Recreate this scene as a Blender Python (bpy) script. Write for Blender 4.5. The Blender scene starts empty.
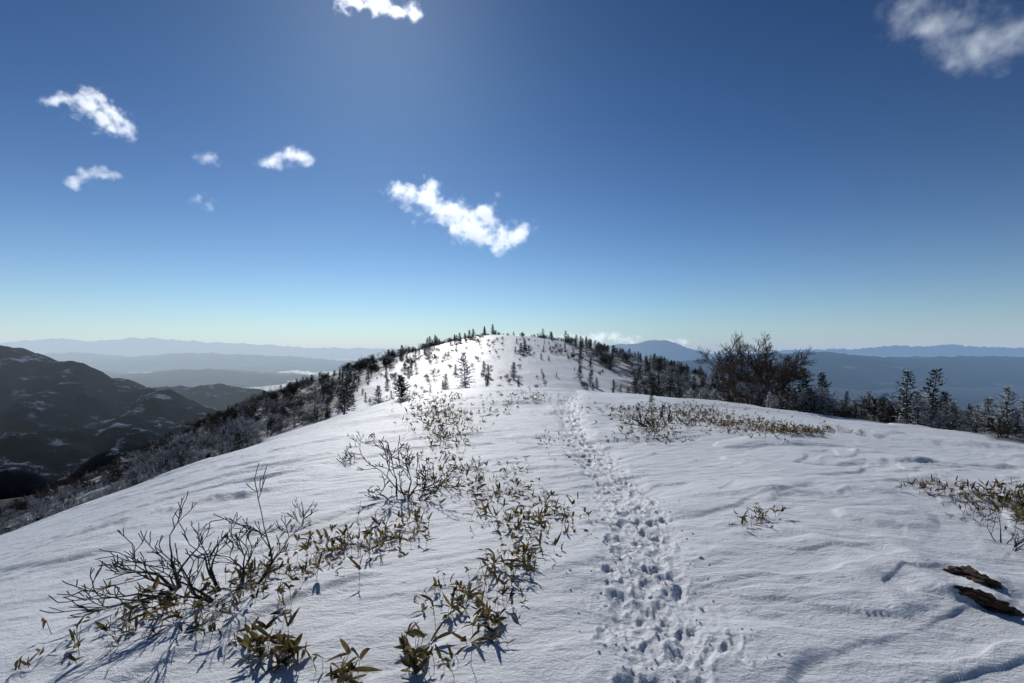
import bpy, math, random, bmesh
import numpy as np
from mathutils import Vector, Matrix
random.seed(7); np.random.seed(7)
scene=bpy.context.scene
EYE=1.6; F=512.0; CX=512.0; HY=350.0
# ---------------------------------------------------------------- noise
rs=np.random.RandomState(3)
PERM=rs.permutation(512).astype(np.int64); PERM=np.concatenate([PERM,PERM,PERM])
GA=rs.rand(512)*2*np.pi; GX=np.cos(GA); GY=np.sin(GA)
def perlin(x,y,seed=0):
    x=np.asarray(x,float)+seed*17.31; y=np.asarray(y,float)+seed*9.77
    xi=np.floor(x).astype(np.int64); yi=np.floor(y).astype(np.int64)
    xf=x-xi; yf=y-yi; xi&=511; yi&=511
    u=xf**3*(xf*(xf*6-15)+10); v=yf**3*(yf*(yf*6-15)+10)
    def g(ix,iy,fx,fy):
        h=PERM[(PERM[ix&511]+iy)&511]
        return GX[h]*fx+GY[h]*fy
    n00=g(xi,yi,xf,yf); n10=g(xi+1,yi,xf-1,yf); n01=g(xi,yi+1,xf,yf-1); n11=g(xi+1,yi+1,xf-1,yf-1)
    a=n00+u*(n10-n00); b=n01+u*(n11-n01)
    return (a+v*(b-a))*1.5
def fbm(x,y,o=4,seed=0,gain=.5):
    s=0;a=1
    for i in range(o):
        s=s+a*perlin(x*2**i,y*2**i,seed+i*3); a*=gain
    return s
def ridged(x,y,o=4,seed=0,gain=.5):
    s=0;a=1;t=0
    for i in range(o):
        s=s+a*(1-np.abs(perlin(x*2**i,y*2**i,seed+i*5))*1.6); t+=a; a*=gain
    return s/t
def sst(a,b,x):
    t=np.clip((x-a)/(b-a),0,1); return t*t*(3-2*t)
# ---------------------------------------------------------------- terrain
_cy=np.array([-1500,-400,-200,-50,-20,0,10,20,30,41,52,62,72,100,120,138,152,170,200,260,400,800,1400])
_cz=np.array([-300,-80,-25,-4,-1,0,-.1,-.35,-.8,-1.6,-2.9,-3.8,-3.7,.3,3.2,5.5,5.9,5.0,0,-20,-80,-300,-600])
_gy=np.arange(-1500,1401,1.0); _gz=np.interp(_gy,_cy,_cz)
_k=np.exp(-.5*(np.arange(-15,16)/4.5)**2); _k/=_k.sum()
_gz=np.convolve(np.pad(_gz,15,mode='edge'),_k,mode='valid')
_gz-=np.interp(0,_gy,_gz)
FLOOR=-560.0
def crest_x(y): return np.interp(y,[-100,0,20,40,150,400],[0,0,-1.0,-2.2,-3,-3])
def base(x,y):
    x=np.asarray(x,float); y=np.asarray(y,float)
    z=np.interp(y,_gy,_gz,left=-700,right=-700)
    c=crest_x(y); u=np.maximum(0,c-x); v=np.maximum(0,x-c)
    b=sst(28,62,y)
    ln=.62*(np.sqrt(u*u+11.6**2)-11.6); lf=.33*(np.sqrt(u*u+15**2)-15)+.0012*np.maximum(0,u-35)**2*(u<135)+(u>=135)*(.0012*1e4+.24*(u-135))
    rn=.14*(np.sqrt(v*v+12.5**2)-12.5); rf=.29*(np.sqrt(v*v+20**2)-20)
    z=z-(ln*(1-b)+lf*b)-(rn*(1-b)+rf*b)
    z=z-.3*np.maximum(0,u-110)-.33*np.maximum(0,v-110)
    z=z+11.0*np.exp(-((x-68)/27)**2-((y-70)/20)**2)
    r=np.hypot(x,y)
    fl=FLOOR+60*fbm(x/1500,y/1500,3,4)
    k=40.0
    m=np.maximum(z,fl)+k*np.exp(-np.abs(z-fl)/k)*.5
    m=np.where(z>-200,z,m)
    far=sst(25,90,np.maximum(u,v))
    m=m+far*1.4*fbm(x/38,y/38,3,8)+sst(60,400,np.maximum(u,v))*9*fbm(x/150,y/150,3,9)
    return m
wd=np.array([1,.42]); wd=wd/np.linalg.norm(wd)
def lee_bank(x,y,x0,y0,slope,half,h,tail,seed):
    """a wind-packed bank: abrupt on one side, long tail on the other"""
    yl=y0+slope*(x-x0)+.30*half*perlin(x/(half*.6),y/(half*.9),seed)+.09*half*perlin(x/(half*.17),y/(half*.3),seed+1)+.02*half*perlin(x/(half*.05),y/(half*.08),seed+2)
    d=y-yl
    hv=h*(.55+.6*perlin(x/(half*.45),y/half,seed+3))
    return np.maximum(hv,0)*np.exp(-((x-x0)/half)**4)*sst(-.06,.06+h*.9,d)*np.exp(-np.maximum(d,0)/tail)
def drift(x,y):
    x=np.asarray(x,float); y=np.asarray(y,float)
    r=np.hypot(x,y)
    a=x*wd[0]+y*wd[1]; b=-x*wd[1]+y*wd[0]
    b=b+.45*perlin(x/3.1,y/3.1,20)+.14*perlin(x/.9,y/.9,27)+.03*perlin(x/.25,y/.25,28)
    near=np.exp(-(r/160)**2)
    z=.24*perlin(x/14,y/14,11)*sst(3,14,r)+.10*perlin(a/6,b/3.2,12)
    z=z+.35*fbm(x/30,y/30,2,15)*sst(40,90,r)
    s=perlin(a/2.4,b/.8,13); m=sst(-.1,.4,perlin(x/4.5,y/3.5,14)+.1)
    z=z+m*(sst(-.02,.09,s)*.027+np.maximum(s,0)*.05)
    s2=perlin(a/.95,b/.24,16); m2=sst(-.1,.4,perlin(x/2.7,y/2.3,17))
    s4=perlin(a/.6,b/.18,29)
    z=z+(m2*(sst(0,.11,s2)*.015+s2*.012)+(1-m2*.6)*(sst(0,.2,s4)*.005+s4*.005)+.004*perlin(a/.3,b/.11,18)+.002*perlin(a/.13,b/.06,19))*np.exp(-(r/40)**2)
    s3=perlin(a/7,b/2.2,23); z=z+.08*sst(0,.25,s3)*sst(0,.3,perlin(x/11,y/8,24)+.1)*sst(5,14,r)
    z=z+lee_bank(x,y,2.85,3.25,.12,.55,.10,.9,81)+lee_bank(x,y,6.6,8.2,.15,2.4,.15,2.5,83)+lee_bank(x,y,8.8,11.6,.1,3.,.15,3.,85)
    z=z+lee_bank(x,y,3.4,5.6,.2,1.1,.07,1.5,89)+lee_bank(x,y,-3.6,6.2,.35,1.5,.07,1.5,91)
    return z*near
def H(x,y): return base(x,y)+drift(x,y)
def H1(x,y): return float(H(np.array([x]),np.array([y]))[0])
def ground_hit(px,py):
    """where the sight line of this direction meets the snow"""
    dx=(px-CX)/F; dz=(HY-py)/F
    t=np.concatenate([np.linspace(1.5,30,1500),np.linspace(30,190,1500)])
    hh=H(dx*t,t); d=EYE+dz*t-hh
    i=np.where(d<0)[0]
    k=i[0] if len(i) else int(np.argmin(d))
    return float(dx*t[k]),float(t[k]),float(hh[k])
def brow(px,hi=46):
    dx=(px-CX)/F; t=np.linspace(5,hi,600); return float(t[np.argmax((H(dx*t,t)-EYE)/t)])
TP=[]
for p in [(660,760),(664,683),(648,610),(646,560),(640,525),(620,492),(596,458),(574,425),(568,405),(578,392)]:
    x,y,z=ground_hit(*p); TP.append((x,y))
TP=np.array(TP)
TP=TP[np.argsort(TP[:,1])]
def trail_x(y): return np.interp(y,TP[:,1],TP[:,0])
prints=[]
for person in range(6):
    y=1.2+random.random()*.3; side=1; off=[-.18,.03,.16,.0,-.09,.11][person]; maxy=[24,42,27,34,9,5.5][person]
    while y<maxy:
        x=float(trail_x(y))+off*(1 if y<9 else .8)+side*.06+random.gauss(0,.055)
        dxdy=(float(trail_x(y+.3))-float(trail_x(y-.3)))/.6
        ang=math.atan2(dxdy,1)+random.gauss(0,.35)
        prints.append((x,y,ang,random.uniform(.008,.040),random.uniform(.07,.125),random.uniform(.036,.054)))
        y+=random.uniform(.2,.46); side=-side
for (px,py) in [(725,648),(712,652),(738,656),(735,640),(705,668)]:
    x,y,z=ground_hit(px,py); prints.append((x,y,random.uniform(-.6,.6),.018,.05,.03))
def trail_disp(x,y):
    d=np.zeros_like(x)
    dist=np.abs(x-trail_x(y)); w=np.where(y<9,.36,.30)*(1+.35*perlin(y/1.7,y*0,35))
    band=(1-sst(w*.3,w*1.4,dist+.18*perlin(x*2.5,y*2.5,33)))*(y>.4)*(1-sst(38,46,y))
    idx=np.where((dist<1.1)&(y>.5)&(y<45))[0]
    if len(idx):
        X=x[idx];Y=y[idx]
        dep=np.zeros(len(idx)); rim=np.zeros(len(idx))
        wx=.035*perlin(X*9,Y*9,40)+.014*perlin(X*28,Y*28,42); wy=.035*perlin(X*9,Y*9,41)+.014*perlin(X*28,Y*28,43)
        for (fx,fy,an,de,ll,ww) in prints:
            m=np.where((np.abs(X-fx)<.3)&(np.abs(Y-fy)<.3))[0]
            if not len(m): continue
            ax=X[m]-fx+wx[m]; ay=Y[m]-fy+wy[m]
            lo=ax*math.sin(an)+ay*math.cos(an); la=ax*math.cos(an)-ay*math.sin(an)
            q=np.sqrt((lo/ll)**2+(la/ww)**2)
            dep[m]=np.maximum(dep[m],de*(1-sst(.4,1.25,q)))
            rim[m]=np.maximum(rim[m],.007*np.exp(-((q-1.4)/.3)**2))
        d[idx]=-dep+rim*(dep<.008)
    rough=(ridged(x/.12,y/.12,3,50)-.6)*.022+perlin(x/.4,y/.4,52)*.014-.030+.007*perlin(x/.035,y/.035,55)
    return d+band*rough
A=math.radians(50)
fr=np.linspace(-A,A,1000); bk=np.linspace(A,2*math.pi-A,92)[1:-1]
th=np.concatenate([fr,bk])
def geo(a,b,q):
    n=int(math.log(b/a)/math.log(q)); return a*(b/a)**(np.arange(n)/n)
rr=np.concatenate([geo(.5,1.8,1.05),geo(1.8,13,1.0055),geo(13,200,1.0115),geo(200,3000,1.025),geo(3000,95000,1.12),[95000]])
NT=len(th);NR=len(rr)
R,T=np.meshgrid(rr,th,indexing='ij')
X=(R*np.sin(T)).ravel();Y=(R*np.cos(T)).ravel()
Z=H(X,Y); nearm=(R.ravel()<60); Zt=np.zeros_like(Z); Zt[nearm]=trail_disp(X[nearm],Y[nearm]); Z=Z+Zt
verts=np.stack([X,Y,Z],1); verts=np.vstack([verts,[0,0,H1(0,0)]])
def scrub_mask(x,y):
    c=crest_x(y);u=np.maximum(0,c-x);v=np.maximum(0,x-c)
    n=fbm(x/11,y/11,3,60)
    le=np.interp(y,[0,30,50,80,110,145,170],[15,15,21,24,25,23,10])
    ml=sst(-3,4,u-le+4*n)
    re=np.interp(y,[0,22,30,50,70,100,145,170],[24,21,16,13,19,20,17,5])
    mr=sst(-3,4,v-re+4*n)
    mr=np.maximum(mr,sst(153,160,y)*.8)
    return np.clip(ml+mr,0,1)
S=scrub_mask(X,Y)
S=np.append(S,0)
def mesh_np(name,V,Q,smooth=True,tris=None):
    me=bpy.data.meshes.new(name)
    nq=len(Q); nt=0 if tris is None else len(tris)
    me.vertices.add(len(V)); me.vertices.foreach_set('co',np.asarray(V,np.float32).ravel())
    me.loops.add(nq*4+nt*3)
    li=np.asarray(Q,np.int32).ravel()
    if nt: li=np.concatenate([li,np.asarray(tris,np.int32).ravel()])
    me.loops.foreach_set('vertex_index',li)
    me.polygons.add(nq+nt)
    st=np.arange(nq)*4
    if nt: st=np.concatenate([st,nq*4+np.arange(nt)*3])
    me.polygons.foreach_set('loop_start',st.astype(np.int32))
    me.polygons.foreach_set('use_smooth',np.ones(nq+nt,bool) if smooth else np.zeros(nq+nt,bool))
    me.update(calc_edges=True); me.validate()
    return me
i0=np.arange(NR-1)[:,None]*NT; j=np.arange(NT)[None,:]; j1=(j+1)%NT
Q=np.stack([i0+j,i0+j1,i0+NT+j1,i0+NT+j],-1).reshape(-1,4)[:,::-1]
jj=np.arange(NT); tri=np.stack([np.full(NT,NR*NT),(jj+1)%NT,jj],1)
gme=mesh_np('snow_ground',verts,Q,True,tri)
at=gme.attributes.new('scrub','FLOAT','POINT'); at.data.foreach_set('value',S.astype(np.float32))
ground=bpy.data.objects.new('snow_ground',gme); scene.collection.objects.link(ground)
# ---------------------------------------------------------------- sun direction
SD=Vector((-.2676,1,.73)).normalized()
elev=math.asin(SD.z); azim=math.atan2(SD.x,SD.y)
# ---------------------------------------------------------------- materials
def nn(nt,t,**k):
    n=nt.nodes.new(t)
    for a,b in k.items(): setattr(n,a,b)
    return n
def math_(nt,op,a,b=None,c=None,clamp=False):
    n=nt.nodes.new('ShaderNodeMath'); n.operation=op; n.use_clamp=clamp
    for i,v in enumerate([a,b,c]):
        if v is None: continue
        if isinstance(v,(int,float)): n.inputs[i].default_value=v
        else: nt.links.new(v,n.inputs[i])
    return n.outputs[0]
def mixc(nt,f,a,b,mode='MIX'):
    n=nt.nodes.new('ShaderNodeMix'); n.data_type='RGBA'; n.blend_type=mode
    for s,v in ((n.inputs[0],f),(n.inputs[6],a),(n.inputs[7],b)):
        if isinstance(v,(int,float)): s.default_value=v
        elif isinstance(v,tuple): s.default_value=(*v,1)
        else: nt.links.new(v,s)
    return n.outputs[2]
def noise(nt,vec,scale,detail=4,rough=.5):
    n=nt.nodes.new('ShaderNodeTexNoise'); n.inputs['Scale'].default_value=scale
    n.inputs['Detail'].default_value=detail; n.inputs['Roughness'].default_value=rough
    if vec is not None: nt.links.new(vec,n.inputs['Vector'])
    return n.outputs[0]
def smooth(nt,v,a,b):
    n=nt.nodes.new('ShaderNodeMapRange'); n.interpolation_type='SMOOTHSTEP'
    n.inputs[1].default_value=a;n.inputs[2].default_value=b
    nt.links.new(v,n.inputs[0]); return n.outputs[0]
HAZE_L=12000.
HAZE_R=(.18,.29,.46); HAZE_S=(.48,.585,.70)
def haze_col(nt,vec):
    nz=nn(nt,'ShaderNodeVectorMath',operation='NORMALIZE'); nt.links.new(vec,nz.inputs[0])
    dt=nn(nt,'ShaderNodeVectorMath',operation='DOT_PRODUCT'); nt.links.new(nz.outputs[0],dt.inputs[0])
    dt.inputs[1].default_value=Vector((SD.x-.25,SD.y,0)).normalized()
    return mixc(nt,smooth(nt,dt.outputs['Value'],.62,1.0),HAZE_R,HAZE_S)  # haze colour made paler toward the sun's bearing
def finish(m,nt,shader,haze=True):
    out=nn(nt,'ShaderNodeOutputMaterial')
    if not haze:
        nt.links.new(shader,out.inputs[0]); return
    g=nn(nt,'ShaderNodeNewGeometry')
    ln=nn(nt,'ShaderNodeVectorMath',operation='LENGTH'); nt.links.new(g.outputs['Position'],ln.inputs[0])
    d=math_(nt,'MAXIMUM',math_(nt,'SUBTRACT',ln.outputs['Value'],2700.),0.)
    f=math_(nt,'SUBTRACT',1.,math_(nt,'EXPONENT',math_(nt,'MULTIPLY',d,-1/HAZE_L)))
    e=nn(nt,'ShaderNodeEmission'); nt.links.new(haze_col(nt,g.outputs['Position']),e.inputs[0])  # distance haze painted as surface glow, standing in for light scattered by air
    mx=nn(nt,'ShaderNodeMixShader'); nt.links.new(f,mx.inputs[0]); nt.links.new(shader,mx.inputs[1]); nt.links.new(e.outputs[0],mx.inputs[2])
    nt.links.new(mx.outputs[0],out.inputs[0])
def newmat(name):
    m=bpy.data.materials.new(name); m.use_nodes=True; m.node_tree.nodes.clear(); return m,m.node_tree
def principled(nt,col,rough=.7,spec=.3,normal=None):
    p=nn(nt,'ShaderNodeBsdfPrincipled')
    if isinstance(col,tuple): p.inputs['Base Color'].default_value=(*col,1)
    else: nt.links.new(col,p.inputs['Base Color'])
    if isinstance(rough,float): p.inputs['Roughness'].default_value=rough
    else: nt.links.new(rough,p.inputs['Roughness'])
    p.inputs['Specular IOR Level'].default_value=spec
    if normal is not None: nt.links.new(normal,p.inputs['Normal'])
    return p
m,nt=newmat('snow'); g=nn(nt,'ShaderNodeNewGeometry'); P=g.outputs['Position']
at=nn(nt,'ShaderNodeAttribute',attribute_name='scrub')
n1=noise(nt,P,.35,6,.65); n2=noise(nt,P,.012,8,.65); n3=noise(nt,P,2.2,3,.6)
ln=nn(nt,'ShaderNodeVectorMath',operation='LENGTH'); nt.links.new(P,ln.inputs[0])
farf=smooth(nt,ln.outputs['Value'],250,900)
thr=math_(nt,'ADD',math_(nt,'MULTIPLY',n1,.75),math_(nt,'MULTIPLY',n3,.25))
nearS=math_(nt,'MULTIPLY',at.outputs['Fac'],smooth(nt,thr,.39,.49))
farS=smooth(nt,math_(nt,'ADD',n2,math_(nt,'MULTIPLY',smooth(nt,ln.outputs['Value'],400,3000),.35)),.38,.52)
mm=nn(nt,'ShaderNodeMix'); nt.links.new(farf,mm.inputs[0]); nt.links.new(nearS,mm.inputs[2]); nt.links.new(farS,mm.inputs[3])
tint=noise(nt,P,.6,3)
snowc=mixc(nt,tint,(.70,.745,.81),(.79,.82,.865))
veg=mixc(nt,noise(nt,P,1.1,4),(.028,.024,.019),(.08,.064,.046))
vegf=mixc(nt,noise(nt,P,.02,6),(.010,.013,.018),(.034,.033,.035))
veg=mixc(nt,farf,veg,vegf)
col=mixc(nt,mm.outputs[0],snowc,veg)
mp=nn(nt,'ShaderNodeMapping'); mp.inputs['Rotation'].default_value=(0,0,-math.atan2(wd[1],wd[0])); mp.inputs['Scale'].default_value=(1,2.2,1); nt.links.new(P,mp.inputs[0])
bn=math_(nt,'ADD',math_(nt,'MULTIPLY',noise(nt,mp.outputs[0],2.6,8,.68),1.5),math_(nt,'MULTIPLY',noise(nt,P,45.,4,.7),.25))
bmp=nn(nt,'ShaderNodeBump'); bmp.inputs['Strength'].default_value=.75; bmp.inputs['Distance'].default_value=.042; nt.links.new(bn,bmp.inputs['Height'])
p=principled(nt,col,.5,.32,bmp.outputs[0])
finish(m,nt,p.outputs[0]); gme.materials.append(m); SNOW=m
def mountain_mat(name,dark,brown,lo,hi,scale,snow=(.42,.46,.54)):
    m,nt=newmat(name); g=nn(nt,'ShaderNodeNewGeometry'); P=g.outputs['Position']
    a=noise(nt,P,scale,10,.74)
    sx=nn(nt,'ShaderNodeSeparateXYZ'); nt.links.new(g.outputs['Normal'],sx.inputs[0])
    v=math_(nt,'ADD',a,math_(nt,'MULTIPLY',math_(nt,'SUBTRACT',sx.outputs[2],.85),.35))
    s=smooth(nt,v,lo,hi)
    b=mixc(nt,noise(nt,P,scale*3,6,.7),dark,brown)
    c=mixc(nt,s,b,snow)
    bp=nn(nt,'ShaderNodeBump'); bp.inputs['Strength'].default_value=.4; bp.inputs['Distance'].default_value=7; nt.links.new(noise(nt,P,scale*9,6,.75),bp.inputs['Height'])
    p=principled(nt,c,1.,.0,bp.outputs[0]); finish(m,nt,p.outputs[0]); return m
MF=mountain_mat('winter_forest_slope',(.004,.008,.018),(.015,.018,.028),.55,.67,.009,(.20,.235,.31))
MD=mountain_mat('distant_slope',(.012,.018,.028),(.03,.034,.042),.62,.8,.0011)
def seg_ridge(pts,x,y,slope):
    best=np.full_like(x,-1e9)
    for (a,b) in zip(pts[:-1],pts[1:]):
        ax,ay,az=a;bx,by,bz=b
        t=np.clip(((x-ax)*(bx-ax)+(y-ay)*(by-ay))/((bx-ax)**2+(by-ay)**2),0,1)
        d=np.hypot(x-ax-t*(bx-ax),y-ay-t*(by-ay))
        hgt=az+t*(bz-az)-slope*(np.sqrt(d*d+80**2)-80)
        best=np.maximum(best,hgt)
    return best
def W(px,py,y): return ((px-CX)/F*y,y,(HY-py)/F*y+EYE)
xs=np.linspace(-6500,-300,420); ys=np.linspace(1000,5600,310)
XX,YY=np.meshgrid(xs,ys,indexing='ij')
rA=[W(-300,325,3000),W(-120,338,2900),W(0,346,3000),W(35,354,3050),W(60,361,3000),W(110,377,3050),W(150,390,3000),W(190,410,2900),W(240,440,2800)]
rB=[W(60,400,4300),W(110,392,4200),W(150,388,4200),W(200,384,4150),W(225,385,4200),W(250,390,4200),W(300,402,4200),W(350,420,4100)]
sp=[(rA[2],(-2350,1700,-500)),(rA[4],(-1900,1700,-510)),(rA[6],(-1500,1900,-540)),(rB[3],(-2000,3200,-480)),(rB[5],(-1700,3300,-500)),(rA[1],(-2800,1700,-450))]
wx=XX+120*fbm(XX/600,YY/600,3,71); wy=YY+120*fbm(XX/600,YY/600,3,72)
hh=np.maximum(seg_ridge(rA,wx*.15+XX*.85,wy*.5+YY*.5,.55),seg_ridge(rB,XX,YY,.5))
for a,b in sp: hh=np.maximum(hh,seg_ridge([a,b],wx,wy,.5))
hh=hh+(ridged(XX/520,YY/520,5,75)-.75)*75*sst(0,250,-hh)+8*fbm(XX/90,YY/90,4,77)
V=np.stack([XX.ravel(),YY.ravel(),np.maximum(hh,-700).ravel()],1)
def gridq(a,b):
    i=np.arange(a-1)[:,None]*b; k=np.arange(b-1)[None,:]
    return np.stack([i+k,i+b+k,i+b+k+1,i+k+1],-1).reshape(-1,4)
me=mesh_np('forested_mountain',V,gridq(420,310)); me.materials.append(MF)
ob=bpy.data.objects.new('forested_mountain',me); scene.collection.objects.link(ob)
def mrange(name,Rr,pts,depth,seed,rough=1.):
    pts=sorted(pts); pxs=np.linspace(pts[0][0],pts[-1][0],700)
    py=np.interp(pxs,[p[0] for p in pts],[p[1] for p in pts])
    rows=np.linspace(-1,1,60)
    PX,RW=np.meshgrid(pxs,rows,indexing='ij'); PY=np.repeat(py[:,None],60,1)
    x=(PX-CX)/F*Rr; y=Rr+RW*depth
    zr=(HY-PY)/F*Rr+EYE
    lowz=-650.
    t=np.clip(1-np.abs(RW),0,1)
    s=depth*.35
    n=(ridged(x/s,y/s,5,seed)-.8)*rough*Rr/F*9*(.25+.75*(1-t))+fbm(x/(s*.25),y/(s*.25),4,seed+2)*Rr/F*1.6*rough
    z=lowz+(zr-lowz)*t**.8+n
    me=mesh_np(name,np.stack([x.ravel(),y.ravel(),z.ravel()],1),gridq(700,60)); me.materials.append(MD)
    ob=bpy.data.objects.new(name,me); scene.collection.objects.link(ob)
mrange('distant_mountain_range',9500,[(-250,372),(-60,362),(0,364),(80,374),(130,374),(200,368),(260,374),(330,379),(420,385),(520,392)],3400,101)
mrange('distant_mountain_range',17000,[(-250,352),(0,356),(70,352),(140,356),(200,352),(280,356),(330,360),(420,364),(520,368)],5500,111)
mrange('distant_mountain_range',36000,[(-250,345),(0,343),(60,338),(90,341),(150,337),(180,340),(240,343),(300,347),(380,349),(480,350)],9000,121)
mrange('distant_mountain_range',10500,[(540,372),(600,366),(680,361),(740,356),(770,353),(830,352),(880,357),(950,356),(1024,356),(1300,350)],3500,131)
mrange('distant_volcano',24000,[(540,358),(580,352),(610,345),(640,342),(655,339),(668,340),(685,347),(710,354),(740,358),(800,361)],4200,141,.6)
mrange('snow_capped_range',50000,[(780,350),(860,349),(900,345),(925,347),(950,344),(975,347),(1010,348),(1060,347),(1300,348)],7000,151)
# ---------------------------------------------------------------- plants: builder
class MB:
    def __init__(s): s.v=[];s.f=[];s.m=[];s.c=[]
    def add(s,vs,fs,mi=0,c=None):
        o=len(s.v); s.v+= [tuple(v) for v in vs]; s.f+=[tuple(i+o for i in f) for f in fs]; s.m+=[mi]*len(fs)
        s.c+= c if c is not None else [0.]*len(vs)
    def tube(s,p0,p1,r0,r1,n=5,mi=0):
        d=(p1-p0); 
        if d.length<1e-6: return
        d.normalize(); a=d.orthogonal().normalized(); b=d.cross(a)
        vs=[p0+(a*math.cos(2*math.pi*k/n)+b*math.sin(2*math.pi*k/n))*r0 for k in range(n)]+[p1+(a*math.cos(2*math.pi*k/n)+b*math.sin(2*math.pi*k/n))*r1 for k in range(n)]
        s.add(vs,[(k,(k+1)%n,n+(k+1)%n,n+k) for k in range(n)],mi)
    def build(s,name,mats,smooth=False):
        me=bpy.data.meshes.new(name); me.from_pydata(s.v,[],s.f)
        for mt in mats: me.materials.append(mt)
        me.polygons.foreach_set('material_index',s.m)
        if smooth: me.polygons.foreach_set('use_smooth',[True]*len(s.f))
        a=me.attributes.new('tone','FLOAT','POINT'); a.data.foreach_set('value',s.c)
        me.update(); return me
def simple(name,c1,c2,scale=3.,rough=.8,trans=0.):
    m,nt=newmat(name); tc=nn(nt,'ShaderNodeTexCoord')
    f=noise(nt,tc.outputs['Object'],scale,3,.6)
    f=smooth(nt,f,.35,.65)
    c=mixc(nt,f,c1,c2)
    p=principled(nt,c,rough,.2)
    sh=p.outputs[0]
    if trans>0:
        t=nn(nt,'ShaderNodeBsdfTranslucent'); nt.links.new(c,t.inputs[0])
        mx=nn(nt,'ShaderNodeMixShader'); mx.inputs[0].default_value=trans
        nt.links.new(sh,mx.inputs[1]); nt.links.new(t.outputs[0],mx.inputs[2]); sh=mx.outputs[0]
    finish(m,nt,sh,False); return m
BARK=simple('dark_bark',(.03,.024,.02),(.08,.065,.055),12)
NEED=simple('needles',(.012,.018,.012),(.036,.043,.029),5,.7,.12)
RIME=simple('rime_frost',(.5,.54,.6),(.82,.85,.9),6,.7,.45)
TWIG=simple('larch_twigs',(.06,.038,.028),(.14,.095,.07),6)
GREY=simple('frosted_twigs',(.20,.195,.205),(.70,.72,.77),2.5,.8,.3)
BRUSH=simple('brush_twigs',(.032,.025,.020),(.09,.07,.052),3,.8)
def rv(): return Vector((random.gauss(0,1),random.gauss(0,1),random.gauss(0,1))).normalized()
def sprig(mb,p,d,l,w,mi):
    s=d.cross(rv()).normalized()*w
    mb.add([p,p+d*l*.45+s,p+d*l,p+d*l*.45-s],[(0,1,2,3)],mi)
def conifer(h,R,nb,spr,frost,seed,gap=.06,up=0.,sl=.06,lean=0.,wr=.15,q2=2,upt=.75):
    random.seed(seed); mb=MB(); n=8; pts=[]
    for k in range(n+1):
        t=k/n; pts.append(Vector((lean*h*t*t+random.gauss(0,.008)*h,random.gauss(0,.008)*h,-.25 if k==0 else h*t)))
    for k in range(n): mb.tube(pts[k],pts[k+1],h*.02*(1-k/n)+.004,h*.02*(1-(k+1)/n)+.004,6,0)
    def trunk(t):
        q=min(t*n,n-.001); i=int(q); return pts[i].lerp(pts[i+1],q-i)
    lop=random.random()*6.28; ph=random.random()*6
    for i in range(nb):
        t=gap+(1-gap)*((i+random.random())/nb)**.95
        az=i*2.4+random.gauss(0,.5)
        L=R*((1-t)**.8+.06)*random.uniform(.5,1.15)*(1+.25*math.cos(az-lop))*(1+.18*math.sin(t*17+ph+az))
        if random.random()<.08: L*=.35
        el=-.15+upt*t+up+random.gauss(0,.16)
        d=Vector((math.cos(az)*math.cos(el),math.sin(az)*math.cos(el),math.sin(el)))
        p0=trunk(t); dr=-.15*L
        def bp(s): return p0+d*L*s+Vector((0,0,dr*s*s*(1-t)+.1*L*s*s*s))
        mb.tube(p0,bp(.55),.006*h*.8,.0035*h,3,0); mb.tube(bp(.55),bp(1.),.0035*h,.001*h,3,0)
        side=Vector((-d.y,d.x,0)).normalized()
        ns=max(5,int(spr*(L/R)**.6)); fb=frost*random.uniform(.3,1.7)
        for j in range(ns):
            s=.08+.94*(j+random.random())/ns
            dd=(d*.8+side*random.choice([-1,1])*random.uniform(.2,1.3)+Vector((0,0,random.uniform(-.35,.55)))).normalized()
            l=h*sl*random.uniform(.6,1.3)*(1.2-.5*s)
            for q in range(q2):
                mi=2 if random.random()<fb*(.6+.8*s) else 1
                sprig(mb,bp(min(s,1.))+dd*l*.25*q,(dd+rv()*.5*q).normalized(),l,l*wr,mi)
    return mb
def grow(mb,p,d,l,r,depth,spread,mi=0,minr=.0015,nseg=3,sides=4,upb=.15,kids=(2,4),frostmi=None):
    pr=r
    q=p.copy(); dd=d.copy(); nodes=[]
    for k in range(nseg):
        dd=(dd+rv()*.20+Vector((0,0,upb*.25))).normalized()
        nq=q+dd*l/nseg; nr=max(minr,r*(1-.5*(k+1)/nseg))
        mb.tube(q,nq,pr,nr,sides,mi); q=nq; pr=nr; nodes.append((q.copy(),nr,dd.copy()))
    if depth<=0: return
    for i in range(random.randint(*kids)):
        bq,br,bd=random.choice(nodes) if i else nodes[-1]
        nd=(bd+rv()*spread).normalized()
        if nd.z<-.1: nd.z=abs(nd.z)*.5; nd.normalize()
        grow(mb,bq,nd,l*random.uniform(.55,.82),max(minr,br*.78),depth-1,spread,frostmi if (frostmi is not None and depth<=2) else mi,minr,nseg,3 if depth<3 else sides,upb,kids,frostmi)
def shrub(h,stems,depth,seed,spread=.75,r=.02,minr=.003,lay=.6,frostmi=None,kids=(2,4)):
    random.seed(seed); mb=MB()
    for i in range(stems):
        az=random.random()*6.28; d=Vector((math.cos(az)*lay*random.uniform(.3,1.2),math.sin(az)*lay*random.uniform(.3,1.2),1)).normalized()
        grow(mb,Vector((math.cos(az)*.05*h,math.sin(az)*.05*h,-.12)),d,h*.45*random.uniform(.7,1.1),r,depth,spread,0,minr,3,5,.15,kids,frostmi)
    return mb
def obj(name,me,x,y,z=None,rot=None,s=1.,parent=None,sxyz=None):
    o=bpy.data.objects.new(name,me); scene.collection.objects.link(o)
    if z is None: z=H1(x,y)
    o.location=(x,y,z); o.rotation_euler=(random.gauss(0,.03),random.gauss(0,.03),random.random()*6.28 if rot is None else rot)
    o.scale=(s,s,s) if sxyz is None else sxyz
    if parent: o.parent=parent
    return o
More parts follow.
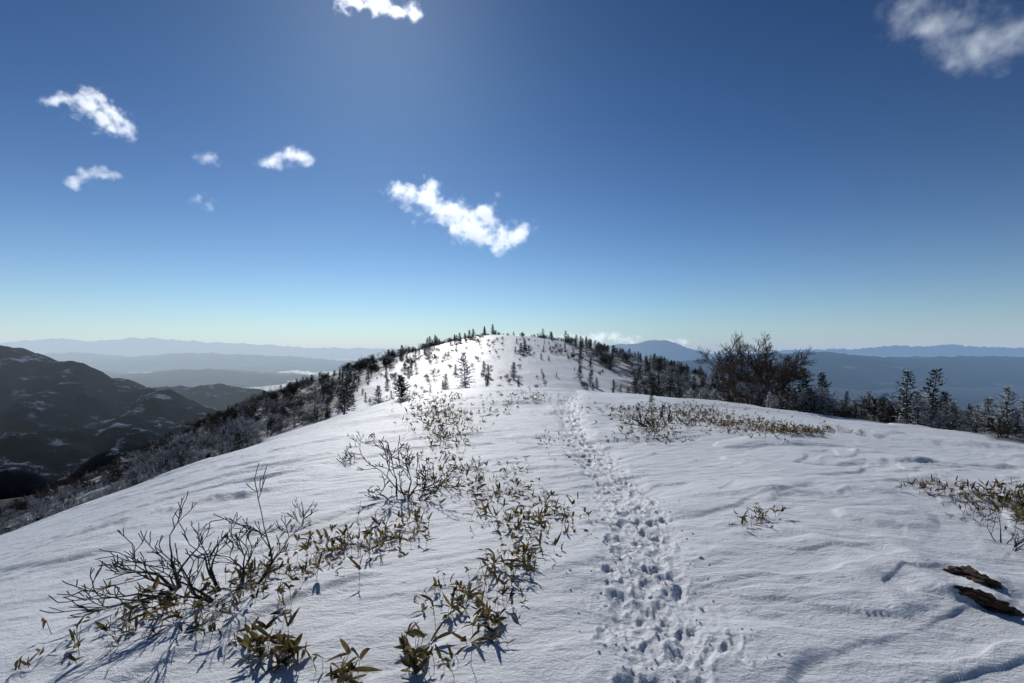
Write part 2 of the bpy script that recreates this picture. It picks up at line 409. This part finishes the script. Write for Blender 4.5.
def empty(name):
    e=bpy.data.objects.new(name,None); scene.collection.objects.link(e); return e
CM=[BARK,NEED,RIME]
fir=[conifer(3,1.15,110,17,.10,11).build('fir_a',CM),conifer(3,1.0,100,17,.18,12,lean=.06).build('fir_b',CM),conifer(3,1.4,105,18,.26,13,gap=.05).build('fir_c',CM),conifer(3,1.15,70,15,.26,14,gap=.1,lean=.06).build('fir_d',CM)]
firfrost=[conifer(3,1.2,100,16,.6,21).build('fir_frost_a',CM),conifer(3,1.5,100,16,.8,22).build('fir_frost_b',CM)]
bushfir=[conifer(2,1.1,110,18,.06,23,gap=.02,up=.25,sl=.085).build('bushy_fir',CM)]
LM=[BARK,TWIG,RIME]
larch=[conifer(5,1.9,80,16,.0,31,gap=.1,up=.35,sl=.085,wr=.03,q2=2,upt=.45).build('larch_a',LM),conifer(5,1.7,60,14,.05,32,gap=.12,up=.35,sl=.085,lean=.06,wr=.03,q2=2,upt=.45).build('larch_b',LM)]
larchbush=[shrub(5,4,6,35+i,.55,.05,.011,.38,None,(2,4)).build('larch_thicket_%d'%i,[TWIG]) for i in range(2)]
rime=[shrub(3,5,5,41+i,.75,.04,.011,.7,1).build('rimed_tree_%d'%i,[BARK,GREY]) for i in range(3)]
brush=[shrub(2,7,4,51+i,.8,.025,.010,.9).build('brush_%d'%i,[BRUSH]) for i in range(3)]
def tree_at(name,mes,px,pytop,y,h0,wide=1.):
    if y<0: y=brow(px)*(-y)
    x=(px-CX)/F*y; g=H1(x,y); top=(HY-pytop)/F*y+EYE; h=max(.4,top-g); s=h/h0
    sw=s*wide
    return obj(name,random.choice(mes),x,y,g-.02,None,1,None,(sw,sw,s))
random.seed(5)
tree_at('fir_tree',bushfir,402,376,-.98,2,1.15)
for a in [(651,394,-.72,1.2),(803,368,-1.1,1.05),(825,374,-1.15,1.1),(786,386,-1.1,1.2),(906,371,-1.05,1.0),(932,370,-1.02,1.1),(446,374,-1.2,1),(519,379,-1.,1.),(344,373,62,1),(842,400,-1.1,1.3),(700,379,46,1),(715,383,48,1),(378,386,-1.15,1.1),(862,404,-1.1,1.3),(945,392,-1.1,1.1),(430,385,-1.1,1.1),(795,388,-1.05,1.2),(972,407,-1.1,1.1),(812,388,-1.03,1.3)]:
    tree_at('fir_tree',fir,a[0],a[1],a[2],3.,a[3])
for a in [(465,353,-1.03,.95),(768,392,-1.0,1.),(918,392,-1.0,1.2),(1006,388,-1.0,1.1),(985,408,-1.0,1.3),(874,402,-1.1,1.3),(1028,394,-1.02,1.1),(834,404,-1.15,1.2),(953,402,-1.0,1.2),(890,400,-1.05,1.2),(940,412,-.97,1.3),(1060,400,-1.1,1.3),(852,412,-1.03,1.2),(900,415,-.98,1.3),(998,414,-.96,1.3),(1016,412,-.97,1.2)]:
    tree_at('frosted_fir_tree',firfrost,a[0],a[1],a[2],3.,a[3])
for a in [(768,336,-1.2,.75),(748,346,-1.15,.8)]:
    tree_at('larch_tree',larch,a[0],a[1],a[2],5.,a[3])
for a in [(758,352,-1.12,1.),(740,362,-1.15,1.),(778,366,-1.12,1.),(730,372,-1.2,1.),(765,362,-1.08,1.)]:
    tree_at('larch_tree',larchbush,a[0],a[1]+4,a[2],4.3,a[3])
for a in [(172,436,52),(190,432,53),(230,416,58),(250,422,54),(208,428,60),(148,462,46),(268,411,64),(300,408,70),(120,474,42),(90,488,38),(222,438,45),(180,450,43),(160,440,50),(240,410,56),(60,500,34),(30,512,30)]:
    tree_at('rimed_tree',rime,a[0],a[1],a[2],3.,1.1)
def scatter(name,n,xr,yr,choose,seed):
    random.seed(seed); e=empty(name); c=0
    N=n*12; xs=np.random.RandomState(seed).uniform(*xr,N); ys=np.random.RandomState(seed+1).uniform(*yr,N)
    mk=scrub_mask(xs,ys); cl=fbm(xs/9,ys/9,2,seed); zz=H(xs,ys)
    for x,y,k,q,z in zip(xs,ys,mk,cl,zz):
        if k<.5 or q<-.15+random.gauss(0,.2): continue
        me,s=choose(x,y); nm=me.name
        o=obj(nm,me,float(x),float(y),float(z)-.05,None,1,e,(s*random.uniform(.9,1.3),s*random.uniform(.9,1.3),s))
        c+=1
        if c>=n: break
def chL(x,y):
    r=random.random(); k=.8 if y<70 else 1
    if y<70 and r<.55: return random.choice(rime),random.uniform(.5,1.)*k
    if r<.45: return random.choice(brush),random.uniform(.7,1.4)*k
    if r<.66: return random.choice(rime),random.uniform(.45,.9)*k
    if r<.95: return random.choice(fir),random.uniform(.35,.9)*k
    return random.choice(firfrost),random.uniform(.4,.8)*k
def chR(x,y):
    r=random.random(); near=x>y*.55
    if near:
        if r<.28: return random.choice(fir),random.uniform(.35,.8)
        if r<.6: return random.choice(firfrost),random.uniform(.35,.8)
        if r<.85: return random.choice(rime),random.uniform(.35,.7)
        return random.choice(brush),random.uniform(.5,1.0)
    if r<.62: return random.choice(fir),random.uniform(.4,1.0)
    if r<.76: return random.choice(firfrost),random.uniform(.4,.85)
    if r<.86: return random.choice(rime),random.uniform(.5,.9)
    return random.choice(brush),random.uniform(.7,1.3)
scatter('frosted_woodland',2000,(-150,-14),(22,190),chL,201)
scatter('conifer_forest',1700,(9,150),(26,190),chR,301)
scatter('frosted_thicket',460,(14,60),(16,46),lambda x,y:(random.choice(rime+firfrost+firfrost+brush),random.uniform(.3,.6)),311)
random.seed(9); e=empty('scattered_hill_firs')
for i in range(1000):
    y=random.uniform(66,154); c=float(crest_x(y)); x=random.uniform(c-27,c+20)
    t=abs(x-c)/22
    q=float(fbm(np.array([x/7]),np.array([y/7]),2,95)[0])
    if q<.12+random.gauss(0,.12)-.28*t or random.random()>.12+.55*t or abs(x-c-1)<1.5: continue
    obj('fir',random.choice(fir+fir+brush),x,y,None,None,random.choice([.25,.35,.5,.7,.95])*random.uniform(.8,1.15)*(.8 if y<100 else 1),e)
e=empty('hill_brush')
for i in range(420):
    y=random.uniform(60,154); c=float(crest_x(y)); x=random.gauss(c-6,13)
    if abs(x-c)>26: continue
    if float(fbm(np.array([x/6]),np.array([y/6]),2,97)[0])<0: continue
    obj('brush',random.choice(brush),x,y,None,None,random.uniform(.15,.5),e)
# ---------------------------------------------------------------- dwarf bamboo
m,nt=newmat('bamboo_leaf'); a=nn(nt,'ShaderNodeAttribute',attribute_name='tone'); tc=nn(nt,'ShaderNodeTexCoord')
cr=nn(nt,'ShaderNodeValToRGB'); nt.links.new(a.outputs['Fac'],cr.inputs[0])
cr.color_ramp.elements[0].color=(.03,.03,.014,1); cr.color_ramp.elements[1].color=(.55,.45,.25,1)
for pos,c in [(.3,(.12,.105,.032,1)),(.55,(.27,.20,.065,1)),(.75,(.20,.11,.045,1))]:
    el=cr.color_ramp.elements.new(pos); el.color=c
c=mixc(nt,smooth(nt,noise(nt,tc.outputs['Object'],25,3),.42,.7),cr.outputs[0],(.06,.042,.02))
p=principled(nt,c,.5,.3); t=nn(nt,'ShaderNodeBsdfTranslucent'); nt.links.new(c,t.inputs[0])
mx=nn(nt,'ShaderNodeMixShader'); mx.inputs[0].default_value=.45; nt.links.new(p.outputs[0],mx.inputs[1]); nt.links.new(t.outputs[0],mx.inputs[2])
finish(m,nt,mx.outputs[0],False); LEAF=m
STEM=simple('bamboo_stem',(.12,.10,.05),(.22,.17,.08),10)
def leaf(mb,p,d,l,w,tone):
    upv=Vector((0,0,1)); s=d.cross(upv+rv()*.9)
    if s.length<.05: s=Vector((1,0,0))
    s.normalize(); nrm=s.cross(d).normalized(); n=5; vs=[];cs=[]
    droop=random.uniform(-.1,.5); tw=random.uniform(-1.2,1.2); fold=random.uniform(.15,.8)
    for k in range(n+1):
        t=k/n; ww=w*math.sin(math.pi*min(1,(t*.86+.14))**.85)**.7 if k<n else .0005
        c=p+d*l*t-upv*droop*l*t*t
        ss=(s*math.cos(tw*t)+nrm*math.sin(tw*t))
        vs+=[c+ss*ww+nrm*ww*fold,c,c-ss*ww+nrm*ww*fold]
        e=min(1,tone+.2); cs+=[e,tone,e]
    fs=[]
    for k in range(n):
        b=k*3; fs+=[(b,b+1,b+4,b+3),(b+1,b+2,b+5,b+4)]
    mb.add(vs,fs,0,cs)
def sasa_plant(mb,o,sc):
    hgt=random.uniform(.0,.10)*sc; ln=(Vector((random.gauss(0,.5),random.gauss(0,.5),1))).normalized()
    top=o+ln*hgt; mb.tube(o-Vector((0,0,.05)),top,.002,.0015,4,1)
    if random.random()<.12: mb.tube(top,top+(ln+rv()*.5)*random.uniform(.04,.16),.0018,.001,4,1)
    for i in range(random.choice([1,2,2,3,3,4])):
        az=random.random()*6.28; el=random.uniform(-.05,1.35)
        d=Vector((math.cos(az)*math.cos(el),math.sin(az)*math.cos(el),math.sin(el)))
        tone=random.choice([.0,.05,.1,.15,.2,.3,.35,.4,.5,.55,.6,.68,.7]) 
        leaf(mb,top+rv()*.008,d,random.uniform(.045,.115)*sc,random.uniform(.006,.012)*sc,tone)
def patch(pts,name='dwarf_bamboo'):
    mb=MB(); 
    x0,y0,z0=ground_hit(pts[0][0],pts[0][1])
    xs=[];ys=[];sc=[]
    for (px,py,rx,ry,n,s) in pts:
        for i in range(int(n*1.9)):
            q=ground_hit(px+random.gauss(0,rx*.7),py+random.gauss(0,ry*.7)); xs.append(q[0]);ys.append(q[1]);sc.append(s)
    zs=H(np.array(xs),np.array(ys))
    for x,y,z,s in zip(xs,ys,zs,sc): sasa_plant(mb,Vector((x-x0,y-y0,z-z0)),s*random.choice([.6,.8,1,1.1]))
    o=bpy.data.objects.new(name,mb.build(name,[LEAF,STEM],True)); o.location=(x0,y0,z0); scene.collection.objects.link(o)
random.seed(77)
patch([(475,612,22,14,16,1),(462,598,20,12,10,1),(490,632,16,10,9,1),(436,600,20,10,6,.9),(505,600,20,14,5,.9)])
patch([(525,548,26,20,24,1),(545,520,30,14,26,1),(500,575,20,12,12,1),(560,512,26,8,12,1),(505,520,22,12,14,1),(515,565,18,10,9,1)])
patch([(500,490,24,12,18,1),(470,478,20,12,16,1),(525,500,24,8,10,1),(515,470,16,8,10,1),(478,498,14,8,8,1)])
patch([(355,548,34,12,34,1),(385,538,22,10,18,1),(325,553,20,10,16,1),(300,572,20,8,10,1),(410,528,20,10,10,1)])
patch([(215,600,60,12,24,1),(165,608,40,14,16,1),(245,585,30,10,14,1),(130,622,30,12,10,1),(262,572,24,8,10,1)])
patch([(270,652,20,12,14,1.2),(285,664,14,8,8,1.2),(210,634,26,8,6,1.1),(140,628,26,8,6,1),(246,644,12,8,5,1)])
patch([(416,668,12,12,9,1.25),(410,655,10,8,4,1.2),(450,668,12,8,3,1)])
patch([(338,676,10,8,5,1.25),(352,686,12,6,4,1.1)])
patch([(65,648,14,10,4,1),(40,660,14,8,2,1),(12,672,8,6,1,1)])
patch([(440,452,22,16,34,1.1),(450,436,22,10,34,1.1),(430,470,24,12,22,1),(420,500,22,10,12,1),(445,488,18,10,12,1)])
patch([(452,418,22,6,44,1.4),(430,412,20,5,36,1.4),(440,426,26,5,30,1.4)])
patch([(520,396,24,3,30,1.4),(540,400,22,3,20,1.4),(510,404,20,3,16,1.4),(495,412,16,4,12,1.3)])
patch([(418,394,26,4,36,1.6),(440,402,26,4,28,1.6),(400,402,20,4,16,1.6)])
patch([(560,452,14,8,6,1),(585,460,10,8,4,1),(548,440,12,8,6,1)])
patch([(700,415,26,5,130,1.2),(730,424,34,5,160,1.15),(775,431,40,4,170,1.1),(805,433,24,2,60,1.),(690,408,20,4,50,1.2)])
patch([(640,414,36,5,80,1.3),(660,425,26,5,64,1.3),(650,436,22,6,40,1.1),(620,408,22,3,24,1.2),(675,440,18,5,12,1.)])
patch([(762,519,14,6,8,1),(750,526,12,4,6,1)])
patch([(925,490,16,5,14,1),(955,492,20,6,18,1),(985,503,24,8,28,1),(1010,500,18,8,24,1.1),(1018,520,14,10,14,1.1),(1030,510,20,12,20,1.1)])
# ---------------------------------------------------------------- bare shrubs near
DARKB=simple('shrub_bark',(.022,.017,.015),(.06,.048,.04),20)
def bare(name,px,py,h,stems,depth,seed,r,minr,lay,sx=1.,rot=0.,spread=.7,kids=(2,3)):
    x,y,z=ground_hit(px,py); me=shrub(h,stems,depth,seed,spread,r,minr,lay,None,kids).build(name,[DARKB])
    return obj(name,me,x,y,z,rot,1,None,(sx,sx,1))
bare('bare_shrub',232,592,.68,5,4,601,.016,.0028,1.5,1.15,.3)
bare('bare_shrub',190,588,.64,5,4,602,.016,.0028,1.9,1.25,1.2)
bare('bare_shrub',402,497,.62,6,4,603,.012,.0038,1.5,1.2,0)
bare('bare_shrub',118,640,.28,4,3,604,.004,.0015,.9)
bare('bare_shrub',328,566,.25,3,2,605,.004,.0015,1.2)
bare('bare_shrub',1000,545,.55,4,3,606,.008,.002,1.1)
bare('bare_shrub',975,520,.4,3,3,607,.006,.002,1.0)
bare('bare_shrub',925,672,.10,2,1,608,.003,.0012,.6)
bare('bare_shrub',350,690,.22,2,2,609,.003,.0012,.8)
bare('bare_shrub',520,650,.2,2,1,610,.003,.0012,1.0)
bare('bare_shrub',655,430,.7,5,4,611,.012,.006,.9)
bare('bare_shrub',345,462,.38,5,3,612,.008,.004,1.3)
bare('bare_shrub',300,520,.3,4,3,613,.005,.0025,1.3)
bare('bare_shrub',365,445,.42,4,3,614,.008,.004,1.4)
bare('bare_shrub',445,440,.5,5,3,615,.007,.003,1.1)
bare('bare_shrub',470,470,.35,4,3,616,.005,.0025,1.1)
# ---------------------------------------------------------------- exposed dark rocks
ROCK=simple('dark_rock',(.018,.012,.009),(.07,.045,.03),18,.75)
def rock(px,py,L,Wd,Hh,rot,seed):
    bm=bmesh.new(); bmesh.ops.create_icosphere(bm,subdivisions=5,radius=1)
    co=np.array([v.co[:] for v in bm.verts])
    n=fbm(co[:,0]*1.7+seed,co[:,1]*1.7+co[:,2],5,seed,.6)
    for v,q in zip(bm.verts,n):
        c=v.co; k=1+.5*float(q); bend=.5*math.sin(c.x*2.4+seed)
        v.co=Vector((c.x*L*(1+.15*float(q)),(c.y*k+bend)*Wd,c.z*Hh*k))
    me=bpy.data.meshes.new('exposed_rock'); bm.to_mesh(me); bm.free(); me.materials.append(ROCK)
    for p in me.polygons: p.use_smooth=True
    x,y,z=ground_hit(px,py); o=obj('exposed_rock',me,x,y,z-.012,rot); return o
rock(972,577,.16,.07,.045,-1.0,3)
rock(966,597,.20,.055,.04,-.7,8)
rock(1000,611,.12,.05,.04,-.5,12)
# ---------------------------------------------------------------- snow clumps by the trail
bm=bmesh.new(); random.seed(15)
cx=[];cyy=[]
for i in range(520):
    y=1.8+random.random()**1.6*9; x=float(trail_x(y))+random.gauss(0,.24); cx.append(x);cyy.append(y)
cx=np.array(cx);cyy=np.array(cyy);cz=H(cx,cyy)+trail_disp(cx,cyy)
for x,y,z in zip(cx,cyy,cz):
    r=random.uniform(.003,.009)*(1.8 if random.random()<.12 else 1)
    mt=Matrix.Translation((x,y,z+r*.3))@Matrix.Rotation(random.random()*6,4,rv())@Matrix.Diagonal((r*random.uniform(.7,1.5),r,r*random.uniform(.5,1),1))
    ret=bmesh.ops.create_icosphere(bm,subdivisions=2,radius=1,matrix=mt)
    for v in ret['verts']: v.co+=rv()*r*.15
me=bpy.data.meshes.new('snow_clumps'); bm.to_mesh(me); bm.free(); me.materials.append(SNOW)
at=me.attributes.new('scrub','FLOAT','POINT')
o=bpy.data.objects.new('snow_clumps',me); scene.collection.objects.link(o)
# ---------------------------------------------------------------- clouds (volumes)
def cloud(Yc,blobs,seed,dens=.05,nscale=30.,depth=1.,erode=1.,em=.5,soft=.3,step=.5):
    k=Yc/F
    xs=[(b[0]-b[2]*1.5,b[0]+b[2]*1.5) for b in blobs]; zs=[(b[1]-b[3]*1.7,b[1]+b[3]*1.7) for b in blobs]
    x0=min(a for a,_ in xs);x1=max(b for _,b in xs); z0=min(a for a,_ in zs); z1=max(b for _,b in zs)
    cx=(x0+x1)/2; cz=(z0+z1)/2; dy=max(b[3] for b in blobs)*1.5*depth*k
    hx=(x1-x0)/2*k; hz=(z1-z0)/2*k
    bm=bmesh.new(); bmesh.ops.create_icosphere(bm,subdivisions=3,radius=1)
    for v in bm.verts:
        c=v.co; c.x=math.copysign(abs(c.x)**.6,c.x)*hx*1.15; c.y=math.copysign(abs(c.y)**.6,c.y)*dy*1.1; c.z=math.copysign(abs(c.z)**.6,c.z)*hz*1.15
    me=bpy.data.meshes.new('cloud'); bm.to_mesh(me); bm.free()
    o=bpy.data.objects.new('cloud',me); o.location=((cx-CX)*k,Yc,(HY-cz)*k+EYE); scene.collection.objects.link(o)
    m,nt=newmat('cloud_vapour_glow'); tc=nn(nt,'ShaderNodeTexCoord'); P=tc.outputs['Object']
    nz=nn(nt,'ShaderNodeTexNoise'); nz.inputs['Scale'].default_value=1/(nscale*k*1.2); nz.inputs['Detail'].default_value=2
    off=nn(nt,'ShaderNodeVectorMath',operation='ADD'); off.inputs[1].default_value=(seed*977.*k,seed*331.*k,0); nt.links.new(P,off.inputs[0]); nt.links.new(off.outputs[0],nz.inputs['Vector'])
    sb=nn(nt,'ShaderNodeVectorMath',operation='SUBTRACT'); nt.links.new(nz.outputs['Color'],sb.inputs[0]); sb.inputs[1].default_value=(.5,.5,.5)
    sc=nn(nt,'ShaderNodeVectorMath',operation='SCALE'); nt.links.new(sb.outputs[0],sc.inputs[0]); sc.inputs['Scale'].default_value=nscale*k*.8
    wp=nn(nt,'ShaderNodeVectorMath',operation='ADD'); nt.links.new(P,wp.inputs[0]); nt.links.new(sc.outputs[0],wp.inputs[1])
    tot=None
    for b in blobs:
        s1=nn(nt,'ShaderNodeVectorMath',operation='SUBTRACT'); nt.links.new(wp.outputs[0],s1.inputs[0]); s1.inputs[1].default_value=((b[0]-cx)*k,0,(cz-b[1])*k)
        s2=nn(nt,'ShaderNodeVectorMath',operation='DIVIDE'); nt.links.new(s1.outputs[0],s2.inputs[0]); s2.inputs[1].default_value=(b[2]*k,b[3]*k*depth,b[3]*k)
        l=nn(nt,'ShaderNodeVectorMath',operation='LENGTH'); nt.links.new(s2.outputs[0],l.inputs[0])
        v=math_(nt,'SUBTRACT',1.,l.outputs['Value'])
        tot=v if tot is None else math_(nt,'SMOOTH_MAX',tot,v,.3)
    f=noise(nt,off.outputs[0],1/(nscale*k*.5),6,.68)
    val=math_(nt,'ADD',tot,math_(nt,'MULTIPLY',math_(nt,'SUBTRACT',f,.51),4.2*erode))
    d=math_(nt,'MULTIPLY',smooth(nt,val,0.,soft*5),dens*3.4/k)
    vs=nn(nt,'ShaderNodeVolumeScatter'); vs.inputs['Color'].default_value=(1,1,1,1); vs.inputs['Anisotropy'].default_value=.6; nt.links.new(d,vs.inputs['Density'])
    e=nn(nt,'ShaderNodeEmission'); e.inputs[0].default_value=(.86,.93,1,1); nt.links.new(math_(nt,'MULTIPLY',d,em),e.inputs[1])  # self-glow added to the vapour in place of light scattered within the cloud
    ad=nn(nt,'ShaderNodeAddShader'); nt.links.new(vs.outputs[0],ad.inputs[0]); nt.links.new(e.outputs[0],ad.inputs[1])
    out=nn(nt,'ShaderNodeOutputMaterial'); nt.links.new(ad.outputs[0],out.inputs['Volume'])
    m.cycles.volume_step_rate=step
    me.materials.append(m)
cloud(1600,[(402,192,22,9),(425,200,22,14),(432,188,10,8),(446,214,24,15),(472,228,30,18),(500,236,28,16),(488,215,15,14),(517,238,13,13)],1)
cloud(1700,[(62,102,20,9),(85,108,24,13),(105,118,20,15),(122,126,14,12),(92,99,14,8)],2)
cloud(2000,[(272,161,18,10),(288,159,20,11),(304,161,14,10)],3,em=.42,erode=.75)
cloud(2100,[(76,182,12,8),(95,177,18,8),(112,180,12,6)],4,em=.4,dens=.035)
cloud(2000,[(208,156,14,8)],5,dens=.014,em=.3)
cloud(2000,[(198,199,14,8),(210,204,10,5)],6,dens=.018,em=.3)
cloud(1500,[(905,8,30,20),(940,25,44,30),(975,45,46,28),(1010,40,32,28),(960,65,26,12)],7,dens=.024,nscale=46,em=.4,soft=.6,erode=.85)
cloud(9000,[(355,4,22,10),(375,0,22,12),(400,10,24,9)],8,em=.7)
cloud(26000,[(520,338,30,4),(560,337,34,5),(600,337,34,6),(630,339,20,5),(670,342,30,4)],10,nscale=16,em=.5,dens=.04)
# ---------------------------------------------------------------- light, sky, camera
L=bpy.data.lights.new('sun','SUN'); L.energy=2.95; L.angle=math.radians(.5); L.color=(1,.96,.9)
lo=bpy.data.objects.new('sun',L); lo.rotation_euler=SD.to_track_quat('Z','Y').to_euler(); lo.location=(0,0,50); scene.collection.objects.link(lo)
w=bpy.data.worlds.new('World'); scene.world=w; w.use_nodes=True; nt=w.node_tree; nt.nodes.clear()
sky=nn(nt,'ShaderNodeTexSky'); sky.sky_type='NISHITA'; sky.sun_disc=False; sky.sun_elevation=elev; sky.sun_rotation=azim
sky.altitude=1900; sky.air_density=1.0; sky.dust_density=.7; sky.ozone_density=3.0
s0=mixc(nt,1.,sky.outputs[0],(.080,.089,.086),'MULTIPLY')
gm=nn(nt,'ShaderNodeGamma'); gm.inputs[1].default_value=1.68; nt.links.new(s0,gm.inputs[0])
tc=nn(nt,'ShaderNodeTexCoord'); sx=nn(nt,'ShaderNodeSeparateXYZ'); nt.links.new(tc.outputs['Generated'],sx.inputs[0])
az=math_(nt,'MAXIMUM',sx.outputs[2],0.)
hf=math_(nt,'ADD',math_(nt,'MULTIPLY',math_(nt,'EXPONENT',math_(nt,'MULTIPLY',az,-15.)),.70),math_(nt,'MULTIPLY',math_(nt,'EXPONENT',math_(nt,'MULTIPLY',az,-6.)),.28))
cv=nn(nt,'ShaderNodeCombineXYZ'); nt.links.new(sx.outputs[0],cv.inputs[0]); nt.links.new(sx.outputs[1],cv.inputs[1])
hz=haze_col(nt,cv.outputs[0]); hz=mixc(nt,.42,hz,(.68,.73,.79))
sc=mixc(nt,hf,gm.outputs[0],hz)
bg=nn(nt,'ShaderNodeBackground'); bg.inputs[1].default_value=1.05; nt.links.new(sc,bg.inputs[0])
o=nn(nt,'ShaderNodeOutputWorld'); nt.links.new(bg.outputs[0],o.inputs[0])
cam=bpy.data.cameras.new('camera'); cam.lens=18; cam.sensor_width=36; cam.shift_y=(HY-341.5)/1024; cam.clip_start=.05; cam.clip_end=200000
co=bpy.data.objects.new('camera',cam); co.location=(0,0,EYE); co.rotation_euler=(math.radians(90),0,0); scene.collection.objects.link(co)
scene.camera=co
scene.view_settings.view_transform='Standard'; scene.view_settings.look='None'; scene.view_settings.exposure=0
